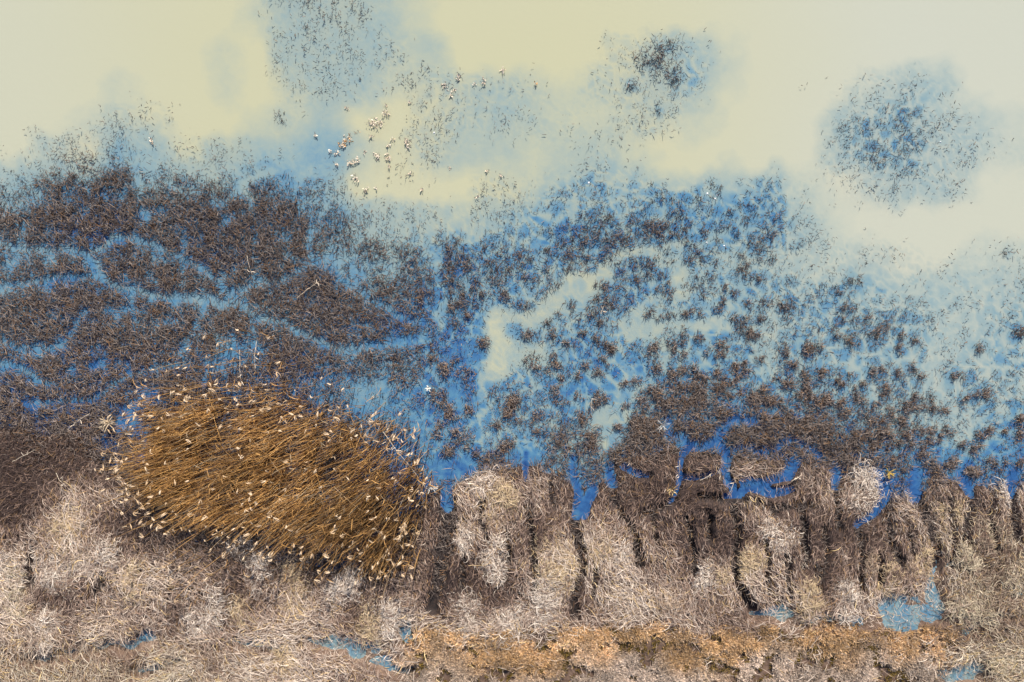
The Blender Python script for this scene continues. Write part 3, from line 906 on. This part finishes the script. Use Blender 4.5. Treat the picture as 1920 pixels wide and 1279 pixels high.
x, y = reed_pts(27000)
ok = R.random(len(x)) < samp(reedp, x, y) * 0.95
x, y = x[ok], y[ok]; n = len(x)
rfar = samp(rin, x, y)
hh = R.uniform(1.5, 2.9, n) * (0.55 + 0.45 * sstep(-20, 50, rfar))
stray = R.random(n) < 0.10
lean = R.normal(0, 0.14, (n, 2)) + np.array([[-0.26, -0.10]]) * sstep(-30, 60, rfar)[:, None]
lean = np.where(stray[:, None], R.normal(0, 0.45, (n, 2)), lean)
d = np.c_[lean * hh[:, None], hh]
bend = np.c_[R.normal(0, 0.06, (n, 2)), np.zeros(n)]
base = np.stack([wx(x), wy(y), np.full(n, -0.1)], 1)
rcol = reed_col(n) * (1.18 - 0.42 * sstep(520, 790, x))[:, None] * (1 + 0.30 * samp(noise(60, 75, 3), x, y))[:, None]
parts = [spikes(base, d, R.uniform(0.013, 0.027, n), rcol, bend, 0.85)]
# long dead leaves hanging on the stems
m = n // 3
base_ = base; dfull = d; pick = R.integers(0, n, m); base = base[pick]; d = d[pick]
t = R.uniform(0.3, 0.8, m)[:, None]
lb = base + d * t; la = R.uniform(0, 6.283, m) ; L = R.uniform(0.25, 0.55, m)
parts.append(leaves(lb, np.c_[np.cos(la) * L, np.sin(la) * L, R.uniform(-0.1, 0.25, m)], R.uniform(0.018, 0.032, m), reed_col(m), np.c_[R.normal(0, .03, (m, 2)), R.uniform(0.03, 0.1, m)], 3, 0.5))
base = base_
hd = np.flatnonzero(R.random(n) < 0.022)
for h_ in hd:
    Vp, Tp, Cp = plume_parts(3, 0.26)
    a_ = R.uniform(0, 6.283); ca, sa = math.cos(a_), math.sin(a_)
    Vp = Vp @ np.array([[ca, sa, 0], [-sa, ca, 0], [0, 0, 1]]) + (base[h_] + dfull[h_])
    parts.append((Vp, Tp, Cp))
V, T, Cc = merge(parts)
rb = link('reed_bed', mesh_data('reed_bed', V, T, M_reed, Cc))
tag(rb, 'dense golden brown reeds of the bed behind its plumed stalks', 'reeds', kind='stuff')

# three hundred plumed stalks, each stem and plume its own part; twelve kinds, the rest copies
KINDS = []
for k in range(12):
    hgt = 2.35 + 0.07 * k
    ln_ = R.normal(0, 0.10, 2) * hgt
    nseg = 6; rings = []
    for i in range(nseg + 1):
        tt = i / nseg
        c = np.array([ln_[0] * tt ** 1.6, ln_[1] * tt ** 1.6, hgt * tt - 0.1])
        rr = 0.016 * (1 - 0.6 * tt)
        for j in range(5):
            aa = 6.283 * j / 5
            rings.append(c + rr * np.array([math.cos(aa), math.sin(aa), 0]))
    Q = []
    for i in range(nseg):
        for j in range(5):
            a0 = i * 5 + j; a1 = i * 5 + (j + 1) % 5
            Q += [(a0, a1, a1 + 5), (a0, a1 + 5, a0 + 5)]
    sc_ = reed_col(1)[0] * 0.6 + np.array([0.20, 0.13, 0.06])
    stem_me = mesh_data('stem', np.array(rings), np.array(Q), M_reed, np.tile(sc_, (len(rings), 1)), smooth=True)
    V, T, Cc = plume_parts(int(R.integers(3, 8)), R.uniform(0.16, 0.38))
    rz = R.uniform(0, 6.283); cz, sz = math.cos(rz), math.sin(rz)
    V = V @ np.array([[cz, sz, 0], [-sz, cz, 0], [0, 0, 1]]) + np.array([ln_[0], ln_[1], hgt - 0.1])
    KINDS.append((stem_me, mesh_data('plume', V, T, M_plume, Cc)))

# places: the rim of the bed carries most visible heads, the rest are spread through it
cx, cy = reed_pts(9000)
pr = samp(reedp, cx, cy); rr_ = samp(rin, cx, cy)
wgt = np.where(pr > 0.04, 0.12 + 0.9 * np.exp(-((rr_ - 6) / 22) ** 2), 0)
ok = R.random(len(cx)) < wgt
cx, cy = cx[ok][:232], cy[ok][:232]
STRAY = [(960 + (a - 960) * 0.92, 640 + (b_ - 640) * 0.92) for a, b_ in [(250,905),(200,890),(190,930),(215,960),(235,985),(240,1000),(255,1010),(265,1000),(325,1030),(320,1070),(335,1075),(370,1075),(385,1090),(315,1100),(320,1120),(312,1060),(300,1068),(455,1010),(470,1020),(460,995),(735,1030),(745,1050),(755,1080),(730,1085),(770,1075),(700,1060),(735,1000),(720,985),(690,1040),(775,1060),(760,815),(770,830),(740,820),(700,810),(790,860),(765,845),(215,860),(190,840),(210,820),(240,800),(430,620),(378,640),(390,655),(365,660),(405,690),(470,690),(500,700),(520,690),(330,705),(345,720),(250,735),(265,745),(220,780),(300,740),(620,760),(660,770),(590,745),(640,735),(560,730),(610,720),(690,785),(720,800),(410,660),(445,665),(480,665),(510,720),(350,690),(600,700)]]
allp = [(a, b_, 0) for a, b_ in zip(cx, cy)] + [(a, b_, 1) for a, b_ in STRAY]
for i, (a, b_, st) in enumerate(allp):
    e = empty('reed_stalk', (wx(a), wy(b_), 0))
    k = int(R.integers(0, 12))
    e.rotation_euler = (0, 0, R.uniform(0, 6.283))
    s = R.uniform(0.92, 1.12); e.scale = (s, s, s)
    link('stem', KINDS[k][0], e); link('plume', KINDS[k][1], e)
    if st: tag(e, 'straw reed stalk with cream plume, loose at the ragged rim of the reed bed', 'reed', 'plumed reeds at the rim of the bed')
    else: tag(e, 'golden reed stalk with a cream plume rising out of the dense reed bed', 'reed', 'plumed reeds in the dense bed')

# ------------------------------------------------------------------ pale dry plants standing in the silty pool: x, y, radius, label
BLOOMS = [
 (943,130,6,'topmost cream leafed plant in open beige water'),(857,147,7,'cream plant above a long ragged white one'),(911,155,7,'white plant with upright leaves right of a beige gap'),
 (831,161,8,'ragged white plant in a dark drowned patch, left half'),(845,168,7,'ragged white plant in a dark drowned patch, right half'),(846,177,4,'small cream sprig just under the ragged white plant'),
 (1006,157,4,'small orange tipped plant farthest right of the pale plants'),(767,194,5,'small three headed white plant at the rim of the grey patch'),(725,197,4,'faint white sprig above a bushy one'),
 (725,215,8,'bushy white plant above the largest spread one'),(708,231,13,'largest spread white plant of the silty pool'),(697,255,5,'single slender white sprig below the largest plant'),
 (664,252,6,'drowned grey white plant at the tail of the orange one'),(652,265,9,'bright white plant joined to the orange hearted one'),(642,272,8,'round plant with an orange heart'),(626,282,7,'left trailing white plant with scattered leaves'),
 (732,270,7,'loose white plant left of the bright double one'),(758,265,7,'bright white double plant by the grey patch, upper head'),(767,271,6,'bright white double plant by the grey patch, lower head'),(708,289,8,'round pinkish white plant alone in beige water'),
 (728,298,6,'slanting white plant with a long leaf'),(729,290,4,'faint sprig above the slanting white plant'),(730,315,4,'small white sprig below the slanting plant'),(672,303,8,'white plant with one tall leaf'),(658,312,7,'tight white plant left of the tall leafed one'),
 (631,309,5,'two small pale sprigs side by side near the blue marsh'),(672,332,7,'white plant with three pointed leaves near the marsh corner'),(684,355,6,'lowest white plant before the marsh corner'),(704,353,3,'tiny pair of white leaves right of the lowest plant'),
 (770,328,4,'white leaf cluster on the lower grey patch'),(844,316,4,'faint cream sprig in the middle of beige water'),(917,319,4,'cream sprig at the right end of the beige bay'),(937,330,3,'tiny cream leaf near the right shore of the beige bay'),
 (652,207,5,'half drowned grey sprig in yellow water'),(593,254,5,'white sprig over the left blue haze'),(288,265,6,'pale plant in the notch of the left marsh edge'),(682,285,4,'half drowned pair of leaves amid the white plants'),
 (792,356,4,'pale sprig at the lower shore of the beige bay'),(892,373,4,'cream sprig among grey stubble'),(889,162,3,'tiny white sprig left of the upright leafed plant'),
]
for (x, y, r, lab) in BLOOMS:
    n = int(3 + r * r * 0.34)
    faint = any(w_ in lab for w_ in ('drowned', 'faint'))
    k = max(1, r // 3)
    lob = R.normal(0, 0.45, (k, 2)); li = R.integers(0, k, n)
    q = (lob[li] + R.normal(0, 0.33, (n, 2))) * r * PX
    a = R.uniform(0, 6.283, n); L = R.uniform(0.05, 0.125, n)
    base = np.c_[q, R.uniform(0.0, 0.10, n) if not faint else R.uniform(-0.06, 0.02, n)]
    d = np.c_[np.cos(a) * L, np.sin(a) * L, R.uniform(0.0, 0.12, n)]
    col = mixcol((0.48, 0.38, 0.28), (0.78, 0.71, 0.61), R.random(n))
    if 'orange' in lab: col[R.random(n) < 0.45] = (0.62, 0.36, 0.16)
    bend = np.c_[R.normal(0, .015, (n, 2)), R.uniform(0.01, .04, n)]
    p1 = leaves(base, d, R.uniform(0.03, 0.055, n), col, bend, 3, 0.4)
    nb_ = n * 2
    q2 = (lob[R.integers(0, k, nb_)] + R.normal(0, 0.4, (nb_, 2))) * r * PX
    p2 = spikes(np.c_[q2, np.full(nb_, -0.25)], np.c_[R.normal(0, 0.05, (nb_, 2)), R.uniform(0.22, 0.36, nb_)], R.uniform(0.015, 0.03, nb_), stub_col(nb_, np.full(nb_, 0.8)))
    V, T, Cc = merge([p1, p2])
    tag(link('pale_water_plant', mesh_data('pale_water_plant', V, T, M_plume, Cc), loc=(wx(x), wy(y), 0)), lab, 'water plant', 'pale dry plants in the silty pool')

# ------------------------------------------------------------------ single fallen stalks: two ends, label
FALLEN = [
 (728,803,790,882,'long pale stalk lying at a slant off the right rim of the reed bed'),
 (797,895,748,985,'straight golden stalk leaning out of the lower right of the bed'),
 (640,902,690,945,'long golden stalk crossing the reeds against the grain'),
 (468,482,477,517,'thin pale stalk upright on the large dark mat'),
 (200,770,160,800,'straw stalk poking out left of the upper reed rim'),
 (880,1053,924,1048,'short orange stalk lying across brown turf'),
 (560,560,600,530,'pale stalk lying across the wide mat under the branching channel'),
 (1310,898,1332,884,'pale stalk bridging the thin dark thread of water'),
 (1270,860,1268,890,'upright pale stalk beside the looping blue thread'),
 (1340,872,1346,898,'slanting pale stalk on the rounded sodden mat'),
 (1362,925,1372,900,'white stalk at the mouth of the blue thread'),
 (1106,770,1108,745,'pale upright stem at the right of the blue pool'),
 (1126,575,1128,585,'tiny white stem standing in a dark clump'),
 (470,655,474,720,'tall thin stalk above the reed bed'),
 (500,640,498,700,'tall thin stalk right of its twin above the reed bed'),
 (145,875,165,900,'pale stalk on the brown turf left of the reeds'),
 (40,862,80,840,'long stalk lying on the dark turf near the left edge'),
 (1720,1060,1722,1085,'pair mark of straw upright by the wet ground'),
 (1660,915,1650,935,'yellow stalk at the blue inlet fork'),
 (1700,965,1712,985,'rusty stalk over the dark inlet'),
 (1480,900,1498,885,'white stalk by the blue pools at the bank'),
]
FALLEN = [f for f in FALLEN if 'pair mark' not in f[4]]
for (x0, y0, x1, y1, lab) in FALLEN:
    p0 = np.array([wx(x0), wy(y0)]); p1 = np.array([wx(x1), wy(y1)])
    z0 = max(0.0, float(samp(Z, np.array([x0]), np.array([y0]))[0]))
    high = 1.3 if 'reed' in lab and 'mat' not in lab else 0.3
    L = np.linalg.norm(p1 - p0)
    parts = []
    m = 6
    pts = np.array([[*(p1 - p0) * t, 0.12 * math.sin(3.1 * t)] for t in np.linspace(0, 1, m + 1)]) + R.normal(0, 0.012, (m + 1, 3))
    dd = np.diff(pts, axis=0)
    c = np.array([0.52, 0.38, 0.22]) if 'golden' in lab or 'orange' in lab or 'yellow' in lab or 'rusty' in lab else np.array([0.62, 0.53, 0.42])
    parts.append(spikes(pts[:-1], dd * 1.35, np.linspace(0.034, 0.022, m), np.tile(c, (m, 1)), None, 0.95))
    nl = 3
    tb = R.uniform(0.3, 0.95, nl)[:, None]; aa = R.uniform(0, 6.283, nl)
    parts.append(leaves(pts[-1] * tb, np.c_[np.cos(aa) * 0.22, np.sin(aa) * 0.22, R.uniform(0, 0.1, nl)], np.full(nl, 0.03), np.tile(c * 1.1, (nl, 1)), R.normal(0, 0.03, (nl, 3)), 3))
    V, T, Cc = merge(parts)
    tag(link('fallen_stalk', mesh_data('fallen_stalk', V, T, M_grass, Cc), loc=(p0[0], p0[1], z0 + high)), lab, 'reed stalk', 'single fallen reed stalks')

# ------------------------------------------------------------------ odd single plants
def star(x, y, rad, n, lo, hi, z, lab, name, cat):
    a = R.uniform(0, 6.283, n); L = R.uniform(0.5, 1.0, n) * rad * PX
    base = np.c_[R.normal(0, 0.03, (n, 2)), np.full(n, z)]
    d = np.c_[np.cos(a) * L, np.sin(a) * L, R.uniform(0.0, 0.2, n)]
    V, T, Cc = leaves(base, d, R.uniform(0.03, 0.045, n), mixcol(lo, hi, R.random(n)), np.c_[R.normal(0, .03, (n, 2)), R.uniform(0.02, .08, n)], 4, 0.4)
    tag(link(name, mesh_data(name, V, T, M_grass, Cc), loc=(wx(x), wy(y), 0)), lab, cat)
star(1240, 797, 18, 12, (0.30, 0.31, 0.31), (0.55, 0.55, 0.53), 0.15, 'white starry dead plant on the dark sodden mat', 'starry_plant', 'dead plant')
star(803, 728, 8, 10, (0.75, 0.7, 0.6), (0.9, 0.88, 0.8), 0.2, 'tiny bright white tuft in the blue channel right of the reeds', 'white_tuft', 'dead plant')
star(1664, 885, 14, 20, (0.36, 0.24, 0.05), (0.58, 0.42, 0.12), 0.15, 'yellow sprig beside the blue inlet at right', 'yellow_sprig', 'plant')
star(1256, 916, 13, 22, (0.52, 0.36, 0.14), (0.75, 0.6, 0.34), 0.25, 'yellow tuft of straw above a dark peat notch', 'straw_tuft', 'plant')
star(215, 790, 22, 26, (0.30, 0.23, 0.15), (0.55, 0.45, 0.32), 0.5, 'splayed pale straw plant at the upper left corner of the reeds', 'splayed_straw', 'plant')
star(930, 1172, 10, 16, (0.05, 0.13, 0.05), (0.12, 0.24, 0.08), 0.3, 'small green shoots in the grey grass above the heath', 'green_shoots', 'plant')
star(808, 912, 16, 14, (0.5, 0.5, 0.48), (0.8, 0.78, 0.74), 0.3, 'whitish broken stems at the right tip of the reed bed', 'broken_stems', 'dead plant')

# ------------------------------------------------------------------ small white flecks on the water
FLECKS = [(1326,363,'white fleck on the water left of the blue headland tip'),(1345,366,'white fleck on the blue headland, upper of a close pair'),(1341,373,'white fleck on the blue headland, lower of a close pair'),
 (1325,455,'white fleck in the milky gap below the blue headland'),(1357,461,'white fleck at the left end of a pale clearing'),(1763,266,'bright fleck on the round drowned patch at upper right'),
 (814,249,'white fleck on the grey patch right of the pale plants'),(1179,157,'white fleck at the left rim of the upper right stubble patch'),(1104,343,'white fleck among thin stubble in mid picture')]
for (x, y, lab) in FLECKS:
    nr, ns = 4, 10
    rv = 0.045 * (1 + 0.25 * R.normal(0, 1, ns))
    V = [(0, 0, 0.035)]; T = []
    for i in range(1, nr + 1):
        for j in range(ns):
            a = 6.283 * j / ns; q = i / nr
            V.append((rv[j] * q * math.cos(a), rv[j] * q * math.sin(a), 0.035 * math.cos(1.57 * q) + R.normal(0, 0.003) - 0.003))
    for j in range(ns): T.append((0, 1 + j, 1 + (j + 1) % ns))
    for i in range(nr - 1):
        for j in range(ns):
            a = 1 + i * ns + j; b_ = 1 + i * ns + (j + 1) % ns
            T += [(a, a + ns, b_ + ns), (a, b_ + ns, b_)]
    me = mesh_data('white_fleck', np.array(V), np.array(T), M_plume, np.tile((0.85, 0.86, 0.88), (len(V), 1)), smooth=True)
    tag(link('white_fleck', me, loc=(wx(x), wy(y), 0.0)), lab, 'foam', 'white flecks on the water')
